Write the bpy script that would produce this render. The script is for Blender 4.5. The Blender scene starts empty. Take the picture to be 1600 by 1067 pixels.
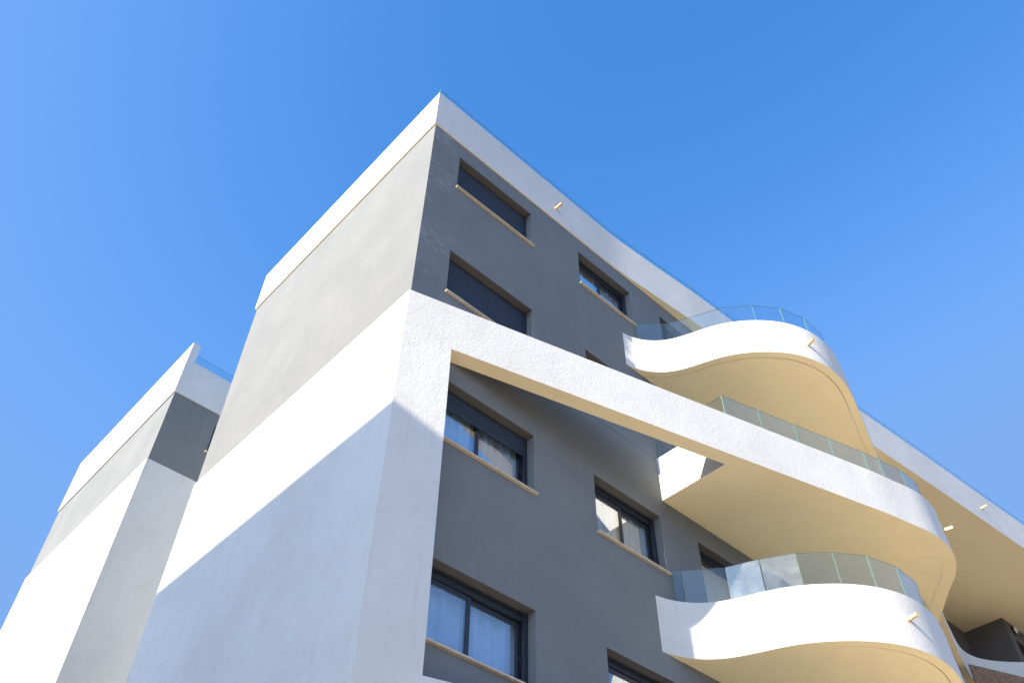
import bpy, bmesh, math, random
from mathutils import Vector, Matrix, noise

# ------------------------------------------------------------------ camera, world, sun, exposure
scene = bpy.context.scene
col = scene.collection
W, H, FPX, PX, PY = 1600.0, 1067.0, 1372.54, 796.19, 535.42
YAW, PITCH, ROLL = 0.736833, 0.831357, 0.0170911

def camera():
    cy, sy, cp, sp = math.cos(YAW), math.sin(YAW), math.cos(PITCH), math.sin(PITCH)
    cr, sr = math.cos(ROLL), math.sin(ROLL)
    f = Vector((sy*cp, cy*cp, sp)); r = Vector((cy, -sy, 0)); u = r.cross(f)
    r2 = cr*r + sr*u; u2 = -sr*r + cr*u
    cam = bpy.data.cameras.new("camera")
    cam.sensor_width = 36; cam.lens = 36*FPX/W
    cam.shift_x = (W/2 - PX)/W; cam.shift_y = (PY - H/2)/W
    cam.clip_start = 0.05; cam.clip_end = 3000
    o = bpy.data.objects.new("camera", cam)
    m = Matrix((r2, u2, -f)).transposed().to_4x4()
    o.matrix_world = m
    col.objects.link(o); scene.camera = o
camera()

SUN_EL = math.radians(27.0)
SUN_N = -0.001                                   # the sun stands almost exactly in the plane of the front wall
sdir = Vector((-math.cos(SUN_EL), SUN_N, math.sin(SUN_EL))).normalized()
w = bpy.data.worlds.new("World"); scene.world = w; w.use_nodes = True
nt = w.node_tree; nt.nodes.clear()
sky = nt.nodes.new("ShaderNodeTexSky"); sky.sky_type = 'NISHITA'; sky.sun_disc = False
sky.sun_elevation = SUN_EL; sky.sun_rotation = math.atan2(sdir.x, sdir.y)
sky.altitude = 0; sky.air_density = 1.0; sky.dust_density = 0.7; sky.ozone_density = 3.0
hs = nt.nodes.new("ShaderNodeHueSaturation"); hs.inputs['Saturation'].default_value = 1.28
bg = nt.nodes.new("ShaderNodeBackground"); bg.inputs[1].default_value = 0.15
out = nt.nodes.new("ShaderNodeOutputWorld")
nt.links.new(sky.outputs[0], hs.inputs['Color']); tint = nt.nodes.new("ShaderNodeMix"); tint.data_type = 'RGBA'; tint.blend_type = 'MULTIPLY'; tint.inputs[0].default_value = 1
tint.inputs[7].default_value = (.92, .94, 1.0, 1); nt.links.new(hs.outputs[0], tint.inputs[6]); 
# summer haze: where the sky model is brightest (low down, towards the sun) the blue pales
sep = nt.nodes.new("ShaderNodeSeparateColor"); nt.links.new(tint.outputs[2], sep.inputs[0])
mrg = nt.nodes.new("ShaderNodeMapRange"); mrg.clamp = True; mrg.interpolation_type = 'SMOOTHSTEP'; nt.links.new(sep.outputs[2], mrg.inputs[0])
mrg.inputs[1].default_value = 1.55; mrg.inputs[2].default_value = 2.95; mrg.inputs[3].default_value = 0; mrg.inputs[4].default_value = 1
hz = nt.nodes.new("ShaderNodeMix"); hz.data_type = 'RGBA'; nt.links.new(mrg.outputs[0], hz.inputs[0]); nt.links.new(tint.outputs[2], hz.inputs[6])
gain = nt.nodes.new("ShaderNodeMapRange"); gain.clamp = True; nt.links.new(sep.outputs[2], gain.inputs[0])
gain.inputs[1].default_value = 3.8; gain.inputs[2].default_value = 12.0; gain.inputs[3].default_value = 0.0; gain.inputs[4].default_value = 5.0
vm = nt.nodes.new("ShaderNodeVectorMath"); vm.operation = 'SCALE'; vm.inputs[0].default_value = (1.45, 1.9, 2.5); nt.links.new(gain.outputs[0], vm.inputs['Scale'])
va = nt.nodes.new("ShaderNodeVectorMath"); va.operation = 'ADD'; va.inputs[1].default_value = (.51, 1.02, 2.12); nt.links.new(vm.outputs[0], va.inputs[0])
nt.links.new(va.outputs[0], hz.inputs[7]); nt.links.new(hz.outputs[2], bg.inputs[0]); nt.links.new(bg.outputs[0], out.inputs[0])

sl = bpy.data.lights.new("sun", 'SUN'); sl.energy = 4.5; sl.angle = math.radians(0.5); sl.color = (1.0, 0.84, 0.65)
so = bpy.data.objects.new("sun", sl); so.rotation_euler = (-sdir).to_track_quat('-Z', 'Y').to_euler(); so.location = (-20, 0, 40)
col.objects.link(so)
scene.view_settings.view_transform = 'Standard'; scene.view_settings.look = 'None'
scene.view_settings.gamma = 1.0; scene.view_settings.exposure = 1.5
scene.render.film_transparent = False

# ------------------------------------------------------------------ materials
def new_mat(name):
    m = bpy.data.materials.new(name); m.use_nodes = True
    t = m.node_tree; b = t.nodes['Principled BSDF']
    return m, t, b
def N(t, kind, **kw):
    n = t.nodes.new(kind)
    for k, v in kw.items(): setattr(n, k, v)
    return n
def pos_node(t):
    return N(t, "ShaderNodeNewGeometry").outputs['Position']
def noise_tex(t, vec, scale, detail=4, rough=.55, dist=0):
    n = N(t, "ShaderNodeTexNoise"); n.inputs['Scale'].default_value = scale
    n.inputs['Detail'].default_value = detail; n.inputs['Roughness'].default_value = rough
    n.inputs['Distortion'].default_value = dist
    t.links.new(vec, n.inputs['Vector']); return n.outputs['Fac']
def mapping(t, vec, scale):
    n = N(t, "ShaderNodeMapping"); n.inputs['Scale'].default_value = scale
    t.links.new(vec, n.inputs['Vector']); return n.outputs[0]
def ramp(t, fac, p0, p1, c0=(0,0,0,1), c1=(1,1,1,1)):
    n = N(t, "ShaderNodeValToRGB"); e = n.color_ramp.elements
    e[0].position = p0; e[0].color = c0; e[1].position = p1; e[1].color = c1
    t.links.new(fac, n.inputs[0]); return n.outputs[0]
def mixc(t, fac, a, b, mode='MIX'):
    n = N(t, "ShaderNodeMix"); n.data_type = 'RGBA'; n.blend_type = mode
    def put(s, v):
        if isinstance(v, (tuple, list)): n.inputs[s].default_value = (*v[:3], 1)
        elif isinstance(v, (int, float)): n.inputs[s].default_value = v
        else: t.links.new(v, n.inputs[s])
    put(0, fac); put(6, a); put(7, b); return n.outputs[2]
def math_(t, op, a, b=None):
    n = N(t, "ShaderNodeMath"); n.operation = op
    for i, v in enumerate((a, b)):
        if v is None: continue
        if isinstance(v, (int, float)): n.inputs[i].default_value = v
        else: t.links.new(v, n.inputs[i])
    return n.outputs[0]

def plaster(name, base, dirt, amount=.25, bump=.35, rough=.85, drips=True, graze_glint=None):
    m, t, b = new_mat(name); p = pos_node(t)
    big = noise_tex(t, p, .7, 5, .6)
    mid = noise_tex(t, p, 5.0, 4, .6)
    c = mixc(t, math_(t, 'MULTIPLY', ramp(t, big, .42, .72), amount), base, dirt)
    c = mixc(t, math_(t, 'MULTIPLY', ramp(t, mid, .45, .75), amount*.45), c, dirt)
    if drips:                                          # thin vertical weather streaks
        d = noise_tex(t, mapping(t, p, (9, 9, .55)), 1.0, 3, .6)
        c = mixc(t, math_(t, 'MULTIPLY', ramp(t, d, .60, .74), amount*.7), c, dirt)
    if graze_glint:                                          # grazing sun on rough render by the corner, painted as pale marks
        col_s, x0, x1, zlo = graze_glint
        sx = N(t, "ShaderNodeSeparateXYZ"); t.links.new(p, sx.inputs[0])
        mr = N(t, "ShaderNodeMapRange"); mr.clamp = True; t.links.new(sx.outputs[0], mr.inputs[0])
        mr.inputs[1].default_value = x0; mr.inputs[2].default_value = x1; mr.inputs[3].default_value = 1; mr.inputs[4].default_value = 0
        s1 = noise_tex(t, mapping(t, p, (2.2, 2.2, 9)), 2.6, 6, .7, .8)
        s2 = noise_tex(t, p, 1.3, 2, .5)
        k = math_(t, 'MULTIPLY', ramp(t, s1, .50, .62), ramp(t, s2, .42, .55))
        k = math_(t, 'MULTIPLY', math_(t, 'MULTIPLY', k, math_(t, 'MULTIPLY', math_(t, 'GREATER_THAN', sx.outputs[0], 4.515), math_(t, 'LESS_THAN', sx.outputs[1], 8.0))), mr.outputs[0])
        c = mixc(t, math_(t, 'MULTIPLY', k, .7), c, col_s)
    t.links.new(c, b.inputs['Base Color'])
    b.inputs['Roughness'].default_value = rough; b.inputs['Specular IOR Level'].default_value = .25
    f1 = noise_tex(t, p, 75, 2, .5); f2 = noise_tex(t, p, 22, 3, .5); f3 = noise_tex(t, p, 1.6, 2, .5)
    h = math_(t, 'ADD', math_(t, 'MULTIPLY', f1, .40), math_(t, 'MULTIPLY', f2, .45))
    h = math_(t, 'ADD', h, math_(t, 'MULTIPLY', f3, .8))
    bp = N(t, "ShaderNodeBump"); bp.inputs['Strength'].default_value = bump; bp.inputs['Distance'].default_value = .02
    t.links.new(h, bp.inputs['Height']); t.links.new(bp.outputs[0], b.inputs['Normal'])
    return m
M = {}
M['white'] = plaster('white_plaster', (.565, .585, .585), (.43, .44, .43), .45, .48)
M['soffit'] = plaster('soffit_plaster', (.89, .80, .56), (.76, .68, .47), .45, .10, drips=False)  # white paint with the warm ground bounce put into its colour
M['grey'] = plaster('grey_plaster', (.146, .161, .170), (.184, .199, .205), .65, .2, graze_glint=((.36, .39, .42), 4.53, 5.4, 0))
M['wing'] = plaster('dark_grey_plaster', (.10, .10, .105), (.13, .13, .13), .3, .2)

def simple(name, colr, rough=.5, metal=0, noise_amt=.12, scale=12, spec=.5):
    m, t, b = new_mat(name); p = pos_node(t)
    n = noise_tex(t, p, scale, 4, .6)
    dark = tuple(c*(1-noise_amt*2) for c in colr); lite = tuple(min(1, c*(1+noise_amt)) for c in colr)
    t.links.new(ramp(t, n, .3, .7, (*dark, 1), (*lite, 1)), b.inputs['Base Color'])
    b.inputs['Roughness'].default_value = rough; b.inputs['Metallic'].default_value = metal
    b.inputs['Specular IOR Level'].default_value = spec
    return m
M['frame'] = simple('anthracite_aluminium', (.018, .024, .036), .42, 0, .1)
M['shutter'] = simple('dark_blue_shutter', (.014, .027, .055), .5, 0, .08, 6)
M['stone'] = simple('sill_stone', (.52, .46, .36), .55, 0, .12, 18)
M['metal'] = simple('rail_metal', (.45, .46, .47), .35, .8, .1)
M['brass'] = simple('drain_spout_metal', (.72, .50, .28), .45, .2, .12, 25)
M['blind'] = simple('blind_fabric', (.85, .85, .83), .8, 0, .04, 5)
M['curtain'] = simple('sheer_curtain', (.75, .77, .80), .8, 0, .06, 5)
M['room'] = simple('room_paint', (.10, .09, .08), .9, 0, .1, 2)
M['lamp_body'] = simple('lamp_black_metal', (.02, .02, .02), .4, 0, .1)
M['lamp_lens'] = simple('lamp_frosted_lens', (.75, .72, .66), .4, 0, .03)
M['reed'] = simple('brown_woven_reed', (.20, .13, .08), .8, 0, .25, 9)
M['roofing'] = simple('roof_gravel', (.30, .29, .27), .9, 0, .2, 20)
M['asphalt'] = simple('asphalt', (.055, .055, .055), .9, 0, .2, 30)
M['paint'] = simple('road_paint', (.75, .75, .72), .7, 0, .1, 12)
M['paving'] = simple('sandstone_paving', (.60, .49, .33), .9, 0, .12, 1.5)
M['tile'] = simple('pale_floor_tile', (.82, .74, .58), .5, 0, .06, 4)
M['concrete'] = simple('pale_concrete', (.46, .45, .42), .9, 0, .1, 1.2)
M['earth'] = simple('dry_ground', (.27, .21, .14), .95, 0, .18, .3)
M['far'] = plaster('ochre_plaster', (.55, .45, .33), (.42, .33, .24), .3, .2)

def glass_mat(name, tint, rough=0.0, refl=1.0, smear=0.0):
    m = bpy.data.materials.new(name); m.use_nodes = True; t = m.node_tree; t.nodes.clear()
    o = N(t, "ShaderNodeOutputMaterial"); tr = N(t, "ShaderNodeBsdfTransparent"); tr.inputs[0].default_value = (*tint, 1)
    gl = N(t, "ShaderNodeBsdfGlossy"); gl.inputs['Roughness'].default_value = rough; gl.inputs['Color'].default_value = (1, 1, 1, 1)
    lw = N(t, "ShaderNodeLayerWeight"); lw.inputs['Blend'].default_value = .5
    k = math_(t, 'ADD', math_(t, 'MULTIPLY', math_(t, 'POWER', lw.outputs['Facing'], 5.0), .95), .05)
    k = math_(t, 'MULTIPLY', k, refl)
    k = math_(t, 'MINIMUM', k, 1.0)
    mx = N(t, "ShaderNodeMixShader"); t.links.new(k, mx.inputs[0]); t.links.new(tr.outputs[0], mx.inputs[1]); t.links.new(gl.outputs[0], mx.inputs[2])
    last = mx.outputs[0]
    if smear:
        p = pos_node(t); n1 = noise_tex(t, p, 4.5, 6, .6, .3)
        df = N(t, "ShaderNodeBsdfDiffuse"); df.inputs[0].default_value = (.42, .46, .5, 1)
        m2 = N(t, "ShaderNodeMixShader"); t.links.new(math_(t, 'MULTIPLY', ramp(t, n1, .30, .75), smear), m2.inputs[0])
        t.links.new(last, m2.inputs[1]); t.links.new(df.outputs[0], m2.inputs[2]); last = m2.outputs[0]
    t.links.new(last, o.inputs[0]); return m
M['rail_glass'] = glass_mat('balustrade_glass', (.88, .94, .96), 0, 1.3, .012)
M['dusty_glass'] = glass_mat('dusty_balustrade_glass', (.87, .93, .95), 0, 1.5, .16)
M['pane'] = glass_mat('window_glass', (.80, .88, .95), 0, 3.7)
M['glass_edge'] = simple('green_glass_edge', (.14, .30, .26), .25, 0, .05)

# ------------------------------------------------------------------ mesh helpers
class MB:
    def __init__(s): s.v = []; s.f = []; s.mi = []; s.sm = []
    def quad(s, pts, mi=0, sm=False):
        i = len(s.v); s.v += [tuple(p) for p in pts]; s.f.append(tuple(range(i, i+len(pts)))); s.mi.append(mi); s.sm.append(sm)
    def box(s, x0, y0, z0, x1, y1, z1, mi=0):
        i = len(s.v)
        s.v += [(x0,y0,z0),(x1,y0,z0),(x1,y1,z0),(x0,y1,z0),(x0,y0,z1),(x1,y0,z1),(x1,y1,z1),(x0,y1,z1)]
        for q in ((0,3,2,1),(4,5,6,7),(0,1,5,4),(1,2,6,5),(2,3,7,6),(3,0,4,7)):
            s.f.append(tuple(i+k for k in q)); s.mi.append(mi); s.sm.append(False)
        return s
    def prism(s, poly, z0, z1, mi=0):
        # poly counter-clockwise seen from above
        n = len(poly)
        b = [(p[0], p[1], z0) for p in poly]; t = [(p[0], p[1], z1) for p in poly]
        s.quad(list(reversed(b)), mi); s.quad(t, mi)
        for k in range(n):
            j = (k+1) % n; s.quad([b[k], b[j], t[j], t[k]], mi)
        return s
    def ribbon(s, line, thick, z0, z1, mi=0, caps=True, under=0):
        # a thick upright band whose outer face follows the line, thickness to its left
        ins = offset(line, thick); n = len(line)
        for a, b_, rev in ((line, line, False), (ins, ins, True)):
            i = len(s.v); s.v += [(p[0], p[1], z0) for p in a] + [(p[0], p[1], z1) for p in a]
            for k in range(n-1):
                q = (i+k, i+k+1, i+n+k+1, i+n+k)
                s.f.append(tuple(reversed(q)) if rev else q); s.mi.append(mi); s.sm.append(True)
        for z, up in ((z0, False), (z1, True)):
            i = len(s.v); s.v += [(p[0], p[1], z) for p in line] + [(p[0], p[1], z) for p in ins]
            for k in range(n-1):
                q = (i+k, i+k+1, i+n+k+1, i+n+k)
                s.f.append(q if up else tuple(reversed(q))); s.mi.append(mi if up else under); s.sm.append(False)
        if caps:
            for k in (0, n-1):
                a, b_ = line[k], ins[k]
                q = [(a[0],a[1],z0), (a[0],a[1],z1), (b_[0],b_[1],z1), (b_[0],b_[1],z0)]
                s.quad(q if k == 0 else list(reversed(q)), mi)
        return s
    def tube(s, p0, p1, r, n=8, mi=0, r1=None):
        p0, p1 = Vector(p0), Vector(p1); d = (p1-p0).normalized()
        a = d.orthogonal().normalized(); b_ = d.cross(a); r1 = r if r1 is None else r1
        A = [p0+(a*math.cos(2*math.pi*k/n)+b_*math.sin(2*math.pi*k/n))*r for k in range(n)]
        B = [p1+(a*math.cos(2*math.pi*k/n)+b_*math.sin(2*math.pi*k/n))*r1 for k in range(n)]
        i = len(s.v); s.v += [tuple(p) for p in A+B]
        for k in range(n):
            j = (k+1) % n; s.f.append((i+k, i+j, i+n+j, i+n+k)); s.mi.append(mi); s.sm.append(True)
        s.quad(list(reversed(A)), mi); s.quad(B, mi)
        return s
    def build(s, name, mats, parent=None, bevel=0):
        me = bpy.data.meshes.new(name); me.from_pydata(s.v, [], s.f); me.update()
        for m in (mats if isinstance(mats, (list, tuple)) else [mats]): me.materials.append(m)
        for p, mi, sm in zip(me.polygons, s.mi, s.sm): p.material_index = mi; p.use_smooth = sm
        o = bpy.data.objects.new(name, me); col.objects.link(o)
        if parent is not None:
            o.parent = parent
            if parent.type == 'EMPTY': o.location = -parent.location
        if bevel:
            bv = o.modifiers.new("bevel", 'BEVEL'); bv.width = bevel; bv.segments = 2; bv.limit_method = 'ANGLE'; bv.angle_limit = math.radians(50)
        return o
def offset(line, d):
    res = []; n = len(line)
    for k in range(n):
        a = line[max(0, k-1)]; b = line[min(n-1, k+1)]
        if 0 < k < n-1:
            p = line[k]
            n1 = Vector((-(p[1]-a[1]), p[0]-a[0])).normalized(); n2 = Vector((-(b[1]-p[1]), b[0]-p[0])).normalized()
            m = (n1+n2); m = m.normalized() if m.length > 1e-6 else n1
            c = max(.35, m.dot(n1)); m = m/c
        else:
            m = Vector((-(b[1]-a[1]), b[0]-a[0])).normalized()
        res.append((line[k][0]+m.x*d, line[k][1]+m.y*d))
    return res
def length(line): return sum(math.dist(a, b) for a, b in zip(line[:-1], line[1:]))
def resample(line, step):
    L = length(line); n = max(2, int(L/step)); out = []; acc = 0; k = 0; segL = math.dist(line[0], line[1])
    for i in range(n+1):
        t = L*i/n
        while k < len(line)-2 and t > acc+segL: acc += segL; k += 1; segL = math.dist(line[k], line[k+1])
        u = 0 if segL == 0 else min(1, (t-acc)/segL)
        out.append((line[k][0]+(line[k+1][0]-line[k][0])*u, line[k][1]+(line[k+1][1]-line[k][1])*u))
    return out
def smooth(line, it):
    l = list(line)
    for _ in range(it):
        m = list(l)
        for k in range(1, len(l)-1):
            m[k] = ((l[k-1][0]+2*l[k][0]+l[k+1][0])/4, (l[k-1][1]+2*l[k][1]+l[k+1][1])/4)
        l = m
    return l
def catmull(P, step=.06, it=10):
    out = []
    for k in range(len(P)-1):
        p0 = P[max(0, k-1)]; p1 = P[k]; p2 = P[k+1]; p3 = P[min(len(P)-1, k+2)]
        for i in range(12):
            t = i/12.0
            out.append(tuple(.5*((2*p1[c]) + (-p0[c]+p2[c])*t + (2*p0[c]-5*p1[c]+4*p2[c]-p3[c])*t*t + (-p0[c]+3*p1[c]-3*p2[c]+p3[c])*t**3) for c in (0, 1)))
    out.append(P[-1])
    return smooth(resample(out, step), it)
def point_at(line, s):
    acc = 0
    for a, b in zip(line[:-1], line[1:]):
        L = math.dist(a, b)
        if acc+L >= s and L > 0:
            u = (s-acc)/L; return (a[0]+(b[0]-a[0])*u, a[1]+(b[1]-a[1])*u), Vector((b[0]-a[0], b[1]-a[1])).normalized()
        acc += L
    return line[-1], Vector((line[-1][0]-line[-2][0], line[-1][1]-line[-2][1])).normalized()
def nearest_s(line, p):
    best = (1e9, 0); acc = 0
    for a, b in zip(line[:-1], line[1:]):
        L = math.dist(a, b)
        if L > 0:
            u = max(0, min(1, ((p[0]-a[0])*(b[0]-a[0])+(p[1]-a[1])*(b[1]-a[1]))/L/L))
            d = math.dist(p, (a[0]+(b[0]-a[0])*u, a[1]+(b[1]-a[1])*u))
            if d < best[0]: best = (d, acc+u*L)
        acc += L
    return best[1]
def empty(name, loc):
    o = bpy.data.objects.new(name, None); o.empty_display_size = .5; o.location = loc; col.objects.link(o); return o
def tag(o, label=None, cat=None, group=None, kind=None):
    if label: o['label'] = label
    if cat: o['category'] = cat
    if group: o['group'] = group
    if kind: o['kind'] = kind
    return o

# ------------------------------------------------------------------ ground (below the frame, but it lights the soffits)
GZ = -1.6
g = MB(); g.quad([(-600,-600,GZ), (600,-600,GZ), (600,600,GZ), (-600,600,GZ)]); tag(g.build('ground', M['earth']), kind='structure')
g = MB(); g.box(-5, -6, GZ, 46, 7.1, GZ+.12); tag(g.build('pavement', M['paving'], bevel=.01), kind='structure')
g = MB(); g.box(-8.9, 7.3, GZ, 4.4, 40, GZ+.1); tag(g.build('bounce_courtyard', M['concrete'], bevel=.01), kind='structure')  # unseen pale paving, added to bounce light onto the rear block
g = MB(); g.quad([(-120,-14,GZ+.004), (160,-14,GZ+.004), (160,-6.02,GZ+.004), (-120,-6.02,GZ+.004)])
tag(g.build('road', M['asphalt']), kind='structure')
g = MB()
for k in range(-30, 40): g.quad([(k*4,-10.1,GZ+.008), (k*4+2,-10.1,GZ+.008), (k*4+2,-9.98,GZ+.008), (k*4,-9.98,GZ+.008)])
tag(g.build('road_marking', M['paint']), kind='structure')

# ------------------------------------------------------------------ the apartment building
FY, CX = 7.2, 4.507                     # front wall plane, left wall plane
ZT, ZF, ZW = 16.654, 15.40, 10.30       # parapet top, fascia bottom, top of the white cladding
bld = empty('apartment_building', (CX, FY, GZ))
tag(bld, 'tall grey and white apartment building with wavy white balconies', 'building')

# window and door openings in the front wall: x0, x1, z0, z1
OPEN = {
 'top_left': (5.157, 7.06, 13.86, 14.925), 'fifth_left': (5.157, 7.06, 10.83, 11.92),
 'third_left': (5.157, 7.06, 7.86, 8.955), 'low_left': (5.157, 7.06, 4.935, 5.99),
 'top_mid': (8.42, 10.03, 13.86, 14.925), 'fifth_mid': (8.42, 10.01, 10.83, 11.91),
 'third_mid': (8.39, 10.00, 7.86, 8.955), 'low_mid': (8.39, 10.00, 4.935, 5.99),
 'top_door': (11.03, 13.2, 12.70, 14.94), 'fifth_door': (11.02, 13.2, 9.72, 11.92),
 'third_door': (11.00, 13.2, 6.72, 8.94), 'low_door': (11.00, 13.2, 3.76, 5.98),
}
XR = 14.2
REV = .16
def front_wall():
    m = MB()
    xs = sorted({CX, XR} | {v for o in OPEN.values() for v in o[:2]})
    zs = sorted({GZ, ZF+.05} | {v for o in OPEN.values() for v in o[2:]})
    for i in range(len(xs)-1):
        # merge vertical runs of solid cells
        run = None
        for j in range(len(zs)-1):
            cx, cz = (xs[i]+xs[i+1])/2, (zs[j]+zs[j+1])/2
            hole = any(o[0] < cx < o[1] and o[2] < cz < o[3] for o in OPEN.values())
            if not hole:
                m.quad([(xs[i],FY,zs[j]), (xs[i+1],FY,zs[j]), (xs[i+1],FY,zs[j+1]), (xs[i],FY,zs[j+1])])
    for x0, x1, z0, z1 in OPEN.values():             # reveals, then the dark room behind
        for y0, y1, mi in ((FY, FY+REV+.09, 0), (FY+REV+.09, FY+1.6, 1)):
            m.quad([(x0,y0,z1), (x1,y0,z1), (x1,y1,z1), (x0,y1,z1)], mi or 3)  # reveal heads get a darker plaster to stand in for their shade
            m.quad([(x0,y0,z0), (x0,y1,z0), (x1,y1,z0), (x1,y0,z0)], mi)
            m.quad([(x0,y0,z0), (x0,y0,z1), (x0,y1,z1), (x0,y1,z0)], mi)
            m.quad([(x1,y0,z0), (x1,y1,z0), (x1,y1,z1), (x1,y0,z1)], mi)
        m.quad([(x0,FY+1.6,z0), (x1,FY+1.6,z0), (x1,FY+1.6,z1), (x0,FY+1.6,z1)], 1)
    BY = 13.63
    m.quad([(CX,BY,GZ), (CX,FY,GZ), (CX,FY,ZF+.05), (CX,BY,ZF+.05)])           # left side
    m.quad([(CX,BY,GZ), (CX,BY,ZF+.05), (XR,BY,ZF+.05), (XR,BY,GZ)], 2)
    m.box(8.0, BY, GZ, 8.3, 17.38, ZF+.05, 2)                                  # unseen wall added in the slot to bounce sunlight onto the rear block
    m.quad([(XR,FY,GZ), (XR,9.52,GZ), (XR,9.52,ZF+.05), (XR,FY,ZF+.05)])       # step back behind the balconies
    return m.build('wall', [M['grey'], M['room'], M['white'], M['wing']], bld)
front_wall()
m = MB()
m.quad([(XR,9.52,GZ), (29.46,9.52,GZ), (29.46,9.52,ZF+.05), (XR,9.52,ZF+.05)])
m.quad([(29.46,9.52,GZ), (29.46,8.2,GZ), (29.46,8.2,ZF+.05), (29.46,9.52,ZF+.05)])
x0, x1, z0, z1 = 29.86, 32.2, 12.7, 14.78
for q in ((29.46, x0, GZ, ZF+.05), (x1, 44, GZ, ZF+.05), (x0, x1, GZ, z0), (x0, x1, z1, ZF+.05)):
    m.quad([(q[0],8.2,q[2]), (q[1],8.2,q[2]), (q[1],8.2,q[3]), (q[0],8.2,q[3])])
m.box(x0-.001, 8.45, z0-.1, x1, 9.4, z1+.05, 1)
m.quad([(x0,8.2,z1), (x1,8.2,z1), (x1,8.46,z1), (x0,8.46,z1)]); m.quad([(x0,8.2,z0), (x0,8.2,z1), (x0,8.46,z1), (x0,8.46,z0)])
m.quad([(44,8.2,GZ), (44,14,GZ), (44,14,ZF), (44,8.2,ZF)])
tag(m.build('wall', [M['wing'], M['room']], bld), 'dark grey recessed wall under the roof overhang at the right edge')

# white cladding of the lower storeys, pier at the corner
def white_lower():
    m = MB()
    m.box(CX-.024, FY+.02, GZ, CX-.001, 13.655, 9.36); m.box(CX-.024, FY-.003, 9.36, CX-.001, 13.655, ZW)
    return m.build('wall_cladding', M['white'], bld)
tag(white_lower(), 'white plastered lower storeys of the left side')
def rib_y(x): return 7.197 - .2821*(x-4.483)
m = MB(); m.prism([(4.483, rib_y(4.483)), (5.206, rib_y(5.206)), (5.206, FY+.02), (4.483, FY+.02)], GZ, 9.36)
tag(m.build('corner_pier', M['white'], bld), 'white corner pier')

# thin render joints in the front wall and one crack in the roof band
m = MB(); m.box(7.3, FY-.002, 10.275, 10.13, FY+.01, 10.285); m.build('render_joint', M['wing'], bld)
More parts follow.
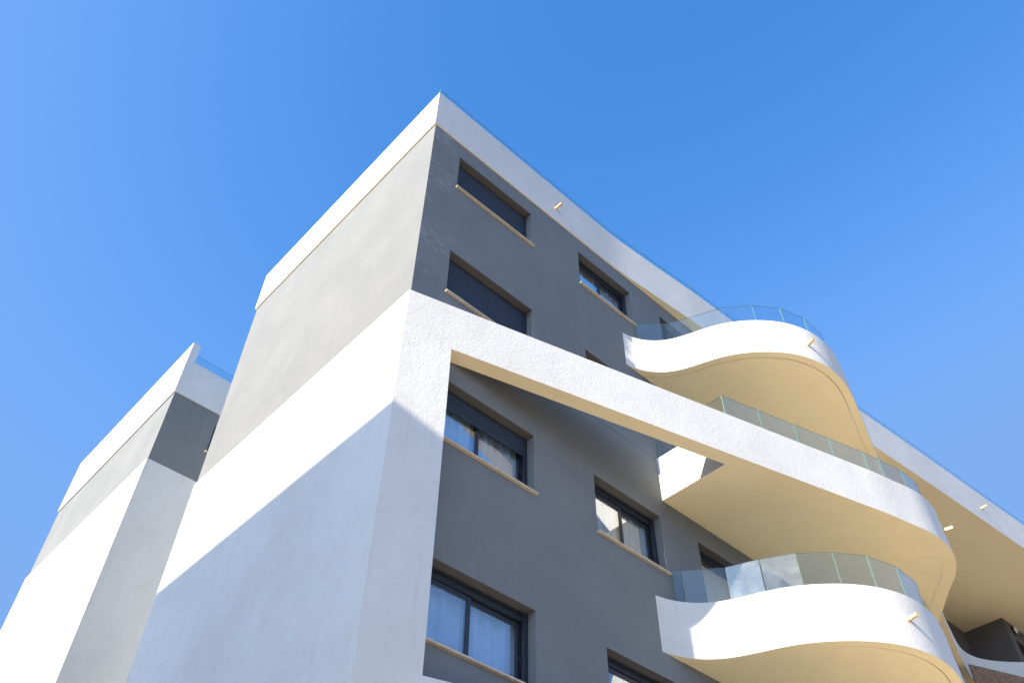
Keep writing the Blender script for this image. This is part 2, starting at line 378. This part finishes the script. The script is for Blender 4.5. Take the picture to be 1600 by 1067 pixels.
# ------------------------------------------------------------------ windows
def glazed(frame_obj, x0, x1, z0, z1, y, mat=None):
    p = MB(); p.box(x0, y, z0, x1, y+.006, z1); return p.build('pane', mat or M['pane'], frame_obj)
def window(key, blind=None, shutter=0.0, slat=.045, sill=True, label=None, door=False):
    x0, x1, z0, z1 = OPEN[key]
    yf = FY+REV
    f = MB(); e = .052; hb = .115                     # outer frame and shutter box slot
    f.box(x0, yf-.02, z0, x0+e, yf+.10, z1); f.box(x1-e, yf-.02, z0, x1, yf+.10, z1)
    f.box(x0+e, yf+.015, z1-hb, x1-e, yf+.10, z1)
    f.box(x0+e, yf-.012, z1-.03, x1-e, yf+.005, z1)
    f.box(x0+e, yf-.01, z0, x1-e, yf+.10, z0+.04)
    f.box(x0+e, yf-.02, z0+.04, x0+e+.022, yf+.02, z1-.03); f.box(x1-e-.022, yf-.02, z0+.04, x1-e, yf+.02, z1-.03)
    root = f.build('door' if door else 'window', M['frame'], bld, bevel=.003)
    if label: root['label'] = label
    zt = z1-hb-.012; zb = z0+.045; xm = (x0+x1)/2; s = .062
    for k, (a, b, yy) in enumerate(((x0+e+.004, xm+.03, yf+.028), (xm-.03, x1-e-.004, yf+.062))):
        q = MB(); q.box(a, yy, zb, a+s, yy+.03, zt); q.box(b-s, yy, zb, b, yy+.03, zt)
        q.box(a+s, yy, zb, b-s, yy+.03, zb+s); q.box(a+s, yy, zt-s, b-s, yy+.03, zt)
        sash = q.build('sash', M['frame'], root, bevel=.004)
        glazed(root, a+s-.004, b-s+.004, zb+s-.004, zt-s+.004, yy+.012)
        if k == 1:
            h = MB(); hz = z0+.42*(z1-z0)
            h.box(b-.045, yy-.014, hz-.03, b-.02, yy, hz+.03); h.box(b-.04, yy-.04, hz-.008, b-.026, yy-.014, hz+.008)
            h.box(b-.04, yy-.042, hz-.09, b-.026, yy-.03, hz+.008)
            h.build('handle', M['lamp_body'], root, bevel=.003)
    if shutter > 0:
        sh = MB(); zlow = zt+hb-.02-(z1-z0-.07)*shutter; ztop = z1-.032; n = max(1, int(round((ztop-zlow)/slat)))
        p = (ztop-zlow)/n; ys = yf-.002
        prof = []
        for k in range(n):
            za = zlow+k*p
            for u, d in ((0.0, 0.0), (.10, -.010), (.35, -.014), (.65, -.013), (.90, -.006)):
                prof.append((za+u*p, ys+d))
        prof.append((ztop, ys))
        a, b = x0+e+.01, x1-e-.01
        for (za, ya), (zb2, yb) in zip(prof[:-1], prof[1:]):
            sh.quad([(a,ya,za), (b,ya,za), (b,yb,zb2), (a,yb,zb2)])
        sh.box(a, ys-.008, zlow-.03, b, ys+.008, zlow)
        sh.build('roller_shutter', M['shutter'], root)
    if sill and not door:
        q = MB(); q.box(x0-.025, FY-.055, z0-.028, x1+.045, yf-.02, z0-.001)
        q.build('sill', M['stone'], root, bevel=.004)
    if blind == 'vertical':
        q = MB(); yy = yf+.15; n = 240; i0 = 0; w_ = x1-x0-.12
        for zz in (z0+.03, z1-.13):
            for k in range(n+1):
                x = x0+.06+w_*k/n; ph = (x-x0)/.155
                q.v.append((x, yy-.055*abs(math.sin(math.pi*ph))**.7+.012*math.sin(ph*2.3), zz))
        for k in range(n): q.f.append((k, k+1, n+2+k, n+1+k)); q.mi.append(0); q.sm.append(False)
        q.box(x0+.06, yy-.03, z1-.14, x1-.06, yy+.03, z1-.10)
        q.build('vertical_blind', M['blind'], root)
    elif blind == 'curtain':
        rnd = random.Random(hash(key) % 1000 if False else len(key)*7+3)
        q = MB(); yy = yf+.18; n = 220; i0 = len(q.v)
        ph = [rnd.uniform(0, 6) for _ in range(4)]
        for zz in (z0+.02, (z0+z1)/2, z1-.10):
            for k in range(n+1):
                u = k/n; x = x0+.06+(x1-x0-.12)*u
                a = .034*math.sin(u*46+ph[0]+.8*math.sin(u*7+ph[1]))+.012*math.sin(u*91+ph[2])+.02*math.sin(u*11+ph[3]+zz)
                q.v.append((x, yy+a*(.7 if zz > z1-.2 else 1), zz))
        for r_ in range(2):
            for k in range(n):
                b = i0+r_*(n+1)+k; q.f.append((b, b+1, b+n+2, b+n+1)); q.mi.append(0); q.sm.append(True)
        q.build('curtain', M['curtain'], root)
    return root
window('top_left', shutter=1.0, slat=.040, label='top window by the corner, dark shutter fully closed')
window('fifth_left', shutter=1.0, slat=.055, label='closed slatted shutter window just above the slanting white band')
window('third_left', blind='vertical', shutter=.29, label='window with half lowered shutter and vertical blinds')
window('low_left', blind='curtain', label='low corner window with sheer curtains')
window('top_mid', blind='vertical')
window('fifth_mid', blind='curtain')
window('third_mid', blind='vertical')
window('low_mid', blind='curtain')
for k in ('top_door', 'fifth_door', 'third_door', 'low_door'): window(k, blind='curtain', door=True)

# ------------------------------------------------------------------ balconies: a plan line, then band, slab, glass and spout
A0 = [(9.61,7.20),(9.80,7.165),(10.05,7.05),(10.28,6.87),(10.46,6.63),(10.61,6.28),(10.77,5.86),(10.95,5.54),(11.24,5.19),(11.6,4.89),
      (11.95,4.70),(12.38,4.575),(12.84,4.55),(13.25,4.60),(13.7,4.725),(14.27,4.912),(15.07,5.178),(16.2,5.55),(17.4,5.945),(19,6.475),(21,7.125),
      (22.8,7.715),(24.3,8.2),(25.3,8.50),(26.0,8.69),(26.5,8.74),(26.95,8.68),(27.35,8.52),(27.8,8.24),(28.3,7.80),(29.0,7.2),(30,6.65),(31.5,6.2),(34,6.4),(38,7.4),(42,8.2)]
A_line = catmull(A0, .06, 10)
B0 = [(4.483, rib_y(4.483))]+[(x, rib_y(x)) for x in (6, 8, 10, 12, 13.2)]+[(13.8,4.60),(14.25,4.50),(14.65,4.475),(15.07,4.525),(15.4,4.62),(15.65,4.75),(15.89,4.9),(16.13,5.12),
      (16.5,5.42),(16.86,5.70),(17.26,5.98),(17.8,6.3),(18.6,6.75),(19.6,7.4),(20.6,8.2),(21.6,9.5)]
B_line = catmull(B0, .06, 6)
B_line = [(x, rib_y(x)) if x < 13.0 else (x, y) for x, y in B_line]; B_line[0] = (4.483, rib_y(4.483))
C_line = B_line
PT = .15
def sub(line, xa=None, pred=None): return [p for p in line if pred(p)]
def glass_run(parent, line, zp, h, joints, inset=.075, dusty=()):
    ins = offset(line, inset)
    ps = [j if isinstance(j, tuple) else j for j in joints]
    S = [nearest_s(ins, p) for p in ps]
    for k, (a, b) in enumerate(zip(S[:-1], S[1:])):
        pa, _ = point_at(ins, a); pb, _ = point_at(ins, b)
        panel(parent, pa, pb, zp, h, M['dusty_glass'] if k in dusty else M['rail_glass'])
def panel(parent, pa, pb, zp, h, mat, gap=.006, th=.012, drop=.12):
    d = Vector((pb[0]-pa[0], pb[1]-pa[1])); L = d.length; d /= L; nrm = Vector((-d.y, d.x))*th
    a = (pa[0]+d.x*gap, pa[1]+d.y*gap); b = (pb[0]-d.x*gap, pb[1]-d.y*gap)
    q = MB(); z0, z1 = zp-drop, zp+h
    P = [(a[0],a[1]), (b[0],b[1]), (b[0]+nrm.x,b[1]+nrm.y), (a[0]+nrm.x,a[1]+nrm.y)]
    bt = [(p[0],p[1],z0) for p in P]; tp = [(p[0],p[1],z1) for p in P]
    q.quad([bt[0],bt[1],tp[1],tp[0]], 0); q.quad([bt[2],bt[3],tp[3],tp[2]], 0)
    q.quad([tp[0],tp[1],tp[2],tp[3]], 1); q.quad([bt[1],bt[2],tp[2],tp[1]], 1); q.quad([bt[3],bt[0],tp[0],tp[3]], 1); q.quad(list(reversed(bt)), 1)
    return q.build('glass_panel', [mat, M['glass_edge']], parent)
def channel(parent, line, inset, zp):
    a = offset(line, inset-.022)
    q = MB(); q.ribbon(a, .055, zp-.004, zp+.018)
    q.build('rail_channel', M['metal'], parent)
def spout(parent, line, near, z, ln=.18):
    s = nearest_s(line, near); p, d = point_at(line, s); nrm = Vector((d.y, -d.x)); d3 = Vector((d.x, d.y, 0)); n3 = Vector((nrm.x, nrm.y, 0))
    q = MB(); c = Vector((p[0], p[1], z)); w_, t_ = .022, .004
    def bar(ca, cb, hx, hz):
        A = [ca+d3*sx*hx+Vector((0,0,sz*hz)) for sx, sz in ((-1,-1),(1,-1),(1,1),(-1,1))]; B = [v+(cb-ca) for v in A]
        q.quad(A); q.quad(list(reversed(B)))
        for k in range(4): j = (k+1) % 4; q.quad([A[k], B[k], B[j], A[j]])
    for off, hx, hz in ((Vector((0,0,-w_)), w_, t_), (Vector((0,0,w_)), w_, t_), (d3*w_, t_, w_), (d3*-w_, t_, w_)):
        bar(c+off-n3*.03, c+off+n3*ln, hx, hz)
    bar(c-n3*.002, c+n3*.004, .036, .036)
    q.build('drain_spout', M['brass'], parent)
def slab(line, z0, z1, xmax, ywall=None, holes=None):
    """floor slab between the inner side of the band and the house wall"""
    ins = offset(line, PT+.012)
    q = MB()
    n = len(ins)
    for a, b in zip(ins[:-1], ins[1:]):
        if a[0] >= b[0]: continue
        def wy(x): return FY-.001 if x < XR else (9.519 if x < 29.46 else 8.199)
        wa = wb = wy((a[0]+b[0])/2)
        if a[1] >= wa and b[1] >= wb: continue
        ya, yb = min(a[1], wa), min(b[1], wb)
        q.quad([(a[0],wa,z0), (b[0],wb,z0), (b[0],yb,z0), (a[0],ya,z0)], 0)
        q.quad([(a[0],ya,z1), (b[0],yb,z1), (b[0],wb,z1), (a[0],wa,z1)], 1)
    return q

# upper balcony and the one two floors below share one plan line
def curved_balcony(zb, zt, label, h, spoutpos, dusty=(), joints=None):
    q = slab(A_line, zb+.005, zb+.26, 42)
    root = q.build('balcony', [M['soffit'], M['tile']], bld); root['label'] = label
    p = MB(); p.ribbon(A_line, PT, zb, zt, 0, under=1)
    # underside of the band takes the same bounce-warmed plaster colour as the soffit
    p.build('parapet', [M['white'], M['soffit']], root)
    channel(root, [q_ for q_ in A_line if q_[0] > 9.95 and q_[0] < 19], .075, zt)
    J = joints
    glass_run(root, A_line, zt, h, J, .075, dusty)
    spout(root, A_line, spoutpos[:2], spoutpos[2])
    return root
JA = [(9.99,7.07),(10.44,6.67),(10.62,6.27),(10.93,5.6),(11.33,5.15),(11.84,4.83),(12.42,4.64),(13.05,4.63),(13.9,4.86),(14.9,5.2),(15.9,5.53),(16.9,5.86),(17.9,6.2),(18.9,6.5)]
JB = [(9.99,7.05),(10.09,6.96),(10.44,6.46),(10.63,5.95),(10.93,5.42),(11.37,5.03),(11.9,4.77),(12.5,4.64),(13.1,4.68),(13.9,4.86),(14.9,5.2),(15.9,5.53),(16.9,5.86),(17.9,6.2),(18.9,6.5)]
curved_balcony(12.365, 13.285, 'topmost wavy white balcony with glass balustrade', .56, (12.12, 4.64, 12.78), (), JA)
curved_balcony(6.385, 7.305, 'lowest wavy white balcony with glass balustrade', .61, (12.2, 4.64, 6.86), (2, 3), JB)

def ribbon_balcony(zb, zt, label, h, front):
    X0 = 10.14
    line = B_line
    q = slab([p for p in line if p[0] > X0+.0], zb+.005, zb+.26, 22)
    # closing strip next to the end wall
    root = q.build('balcony', [M['soffit'], M['tile']], bld); root['label'] = label
    p = MB(); ln = [p_ for p_ in line if p_[0] >= 4.48] if front else [(5.206, rib_y(5.206))]+[p_ for p_ in line if p_[0] > 5.25]
    p.ribbon(ln, .25, zb, zt, 0, caps=not front, under=1); p.build('parapet', [M['white'], M['soffit']], root)
    e = MB(); e.box(X0, rib_y(X0)+.255, zb, X0+.14, FY-.001, zt-.02); e.mi[0] = 1; tag(e.build('end_wall', [M['white'], M['soffit']], root), 'short white end wall behind the slanting band')
    run = [p_ for p_ in line if X0+.0 < p_[0]]
    J = [(10.19,5.66),(10.97,5.46),(11.745,5.24),(12.53,5.01),(13.31,4.79),(13.71,4.68),(14.29,4.55),(14.87,4.55),(15.5,4.75),(16.2,5.3),(17.0,5.9)]
    ins = offset(line, .09); S = [nearest_s(ins, j) for j in J]
    for a, b in zip(S[:-1], S[1:]):
        pa, _ = point_at(ins, a); pb, _ = point_at(ins, b); panel(root, pa, pb, zt, h, M['rail_glass'])
    channel(root, [p_ for p_ in line if 10.19 < p_[0] < 17.0], .09, zt)
    panel(root, (10.185, 7.15), (10.185, 6.45), zt-.02, h, M['rail_glass']); panel(root, (10.185, 6.45), (10.185, 5.70), zt-.02, h, M['rail_glass'])
    spout(root, line, (15.05, 4.5), zb+.43)
    return root
ribbon_balcony(9.36, ZW, 'balcony behind the long straight white band that leaves the corner', .55, True)
ribbon_balcony(3.43, 4.39, 'lower balcony band leaving the corner pier at the bottom of the picture', .55, False)

# brown woven screen beside the far balcony
m = MB(); P0, P1 = Vector((25.25, 8.37)), Vector((30.6, 6.3)); dd = (P1-P0); nn = int(dd.length/.05)
for k in range(nn):
    a = P0+dd*(k/nn); b = P0+dd*((k+.9)/nn); u = .006*(k % 2)
    m.prism([(a.x, a.y-u), (b.x, b.y-u), (b.x, b.y+.03-u), (a.x, a.y+.03-u)], 11.2, 12.33)
tag(m.build('reed_screen', M['reed'], bld), 'brown woven panel under the far white parapet')

# ------------------------------------------------------------------ roof: fascia band, overhanging slab, glass, spouts
R0 = [(7.9,7.175),(8.9,7.172),(9.8,7.163),(10.5,7.11),(11.4,7.04),(12.4,6.955),(13.8,6.87),(16,6.69),(19,6.46),(22,6.215),(25.5,5.95),(27.2,5.81),(34,5.26),(44,4.5)]
R_front = [(4.475, 7.175)]+[(4.475+i*.2, 7.175) for i in range(1, 17)]+catmull(R0, .1, 6)
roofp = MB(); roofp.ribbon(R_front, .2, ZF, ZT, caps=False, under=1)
side = [(4.475, 13.68), (4.475, 7.175)]
roofp.quad([(4.475,13.68,ZF), (4.475,7.175,ZF), (4.475,7.175,ZT), (4.475,13.68,ZT)])
roofp.quad([(4.475,13.68,ZT), (4.475,7.377,ZT), (4.675,7.377,ZT), (4.675,13.48,ZT)])
roofp.quad([(4.675,7.377,ZF), (4.475,7.377,ZF), (4.475,13.68,ZF), (4.675,13.68,ZF)], 1)
roofp.quad([(4.675,7.375,ZT), (4.675,7.375,ZF+.1), (4.675,13.48,ZF+.1), (4.675,13.48,ZT)])
roofp.quad([(4.475,13.68,ZF), (4.475,13.68,ZT), (XR,13.68,ZT), (XR,13.68,ZF)])
roofp.quad([(4.475,13.68,ZT), (4.675,13.48,ZT), (XR,13.48,ZT), (XR,13.68,ZT)])
root = roofp.build('roof_parapet', [M['white'], M['soffit']], bld)
# roof slab with the wide overhang
q = MB(); ins = offset(R_front, .205)
for a, b in zip(ins[:-1], ins[1:]):
    if b[0] <= a[0]: continue
    bk = lambda x: 13.6
    for z, mi, up in ((ZF+.012, 0, False), (ZF+.35, 1, True)):
        Q = [(a[0],a[1],z), (b[0],b[1],z), (b[0],bk(b[0]),z), (a[0],bk(a[0]),z)]
        q.quad(Q if up else list(reversed(Q)), mi)
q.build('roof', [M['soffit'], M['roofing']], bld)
ins = offset(R_front, .065); tot = length(ins); s = .04
while s+.98 < min(tot, 34):
    pa, _ = point_at(ins, s); pb, _ = point_at(ins, s+.98); panel(root, pa, pb, ZT, .30, M['rail_glass']); s += .98
spout(root, R_front, (7.78, 7.17), 15.83); spout(root, R_front, (24.3, 6.03), 15.95)

# bulkhead lamp on the recessed wing wall
m = MB(); c = Vector((30.03, 8.2, 15.16))
for k, (r0, r1, y0, y1, mi) in enumerate(((.15,.15,0,-.05,0), (.15,.12,-.05,-.075,0), (.115,.09,-.076,-.11,1), (.09,.03,-.11,-.125,1))):
    m.tube(c+Vector((0,y0,0)), c+Vector((0,y1,0)), r0, 20, mi, r1)
tag(m.build('wall_lamp', [M['lamp_body'], M['lamp_lens']], bld), 'round bulkhead lamp on the grey wall at the right edge')

# ------------------------------------------------------------------ the lower block behind, left of the main building
rb = empty('rear_building', (4.46, 17.4, GZ))
tag(rb, 'narrow white and grey block standing further back at the left', 'building')
BX, BYF, BYB = 4.475, 17.42, 24.27
wx0, wx1, wz0, wz1 = 5.72, 7.2, 14.17, 15.05
m = MB()
m.quad([(BX,BYB,13.0), (BX,BYF,13.0), (BX,BYF,15.45), (BX,BYB,15.45)])
for q_ in ((BX, wx0, 13.0, 15.45), (wx1, 14, 13.0, 15.45), (wx0, wx1, 13.0, wz0), (wx0, wx1, wz1, 15.45)):
    m.quad([(q_[0],BYF,q_[2]), (q_[1],BYF,q_[2]), (q_[1],BYF,q_[3]), (q_[0],BYF,q_[3])])
m.quad([(wx0,BYF,wz0), (wx0,BYF,wz1), (wx0,BYF+.2,wz1), (wx0,BYF+.2,wz0)]); m.quad([(wx0,BYF,wz1), (wx1,BYF,wz1), (wx1,BYF+.2,wz1), (wx0,BYF+.2,wz1)])
m.quad([(BX,BYB,13.0), (BX,BYB,15.45), (14,BYB,15.45), (14,BYB,13.0)])
tag(m.build('wall', M['grey'], rb), 'grey upper storey of the rear block')
m = MB(); m.box(BX-.02, BYF-.02, GZ, 14, BYB+.12, 13.22)
tag(m.build('wall', M['white'], rb), 'white lower storeys of the rear block')
m = MB(); m.box(wx0, BYF+.12, wz0, wx1, BYF+.2, wz0+.05); m.box(wx0, BYF+.12, wz0+.05, wx0+.05, BYF+.2, wz1); m.box(wx0+.05, BYF+.12, wz1-.12, wx1, BYF+.2, wz1)
m.box(wx0+.05, BYF+.14, wz0+.05, wx1, BYF+.17, wz1-.12)
wn = m.build('window', M['frame'], rb)
m = MB(); m.box(wx0-.04, BYF-.06, wz0-.04, wx1, BYF+.12, wz0-.001); m.build('sill', M['stone'], wn)
m = MB()
m.box(BX-.035, BYF-.035, 15.40, BX+.175, BYB+.03, 17.19)
m.box(BX+.175, BYF-.035, 15.40, 14, BYF+.17, 16.56)
m.box(BX+.175, BYF+.17, 15.41, 14, BYB+.03, 15.6)
rp = m.build('roof_parapet', M['white'], rb)
for k in range(6): panel(rp, (4.66+k*.98, BYF+.05), (4.66+(k+1)*.98, BYF+.05), 16.56, .34, M['rail_glass'])

# ------------------------------------------------------------------ house across the yard whose roof edge throws the shade on the corner
nb = empty('neighbouring_house', (-9, 10.5, GZ))
tag(nb, 'ochre house outside the frame to the left, shading the white corner', 'building')
NZ = 8.0 + (CX+9)*math.tan(SUN_EL)
m = MB(); m.box(-17, 6.4, GZ, -9, 15.6, NZ); m.build('wall', M['far'], nb)
m = MB(); m.box(-17.0, 6.4, NZ, -9.0, 15.6, NZ+.004); m.build('roof', M['roofing'], nb)
for zz in (1.0, 4.0, 7.0, 10.0):
    for yy in (8, 11, 14):
        m = MB(); m.box(-9.02, yy-.6, zz, -8.97, yy+.6, zz+1.3); wn = m.build('window', M['frame'], nb)
        m = MB(); m.box(-8.968, yy-.52, zz+.08, -8.962, yy+.52, zz+1.22); m.build('pane', M['pane'], wn)
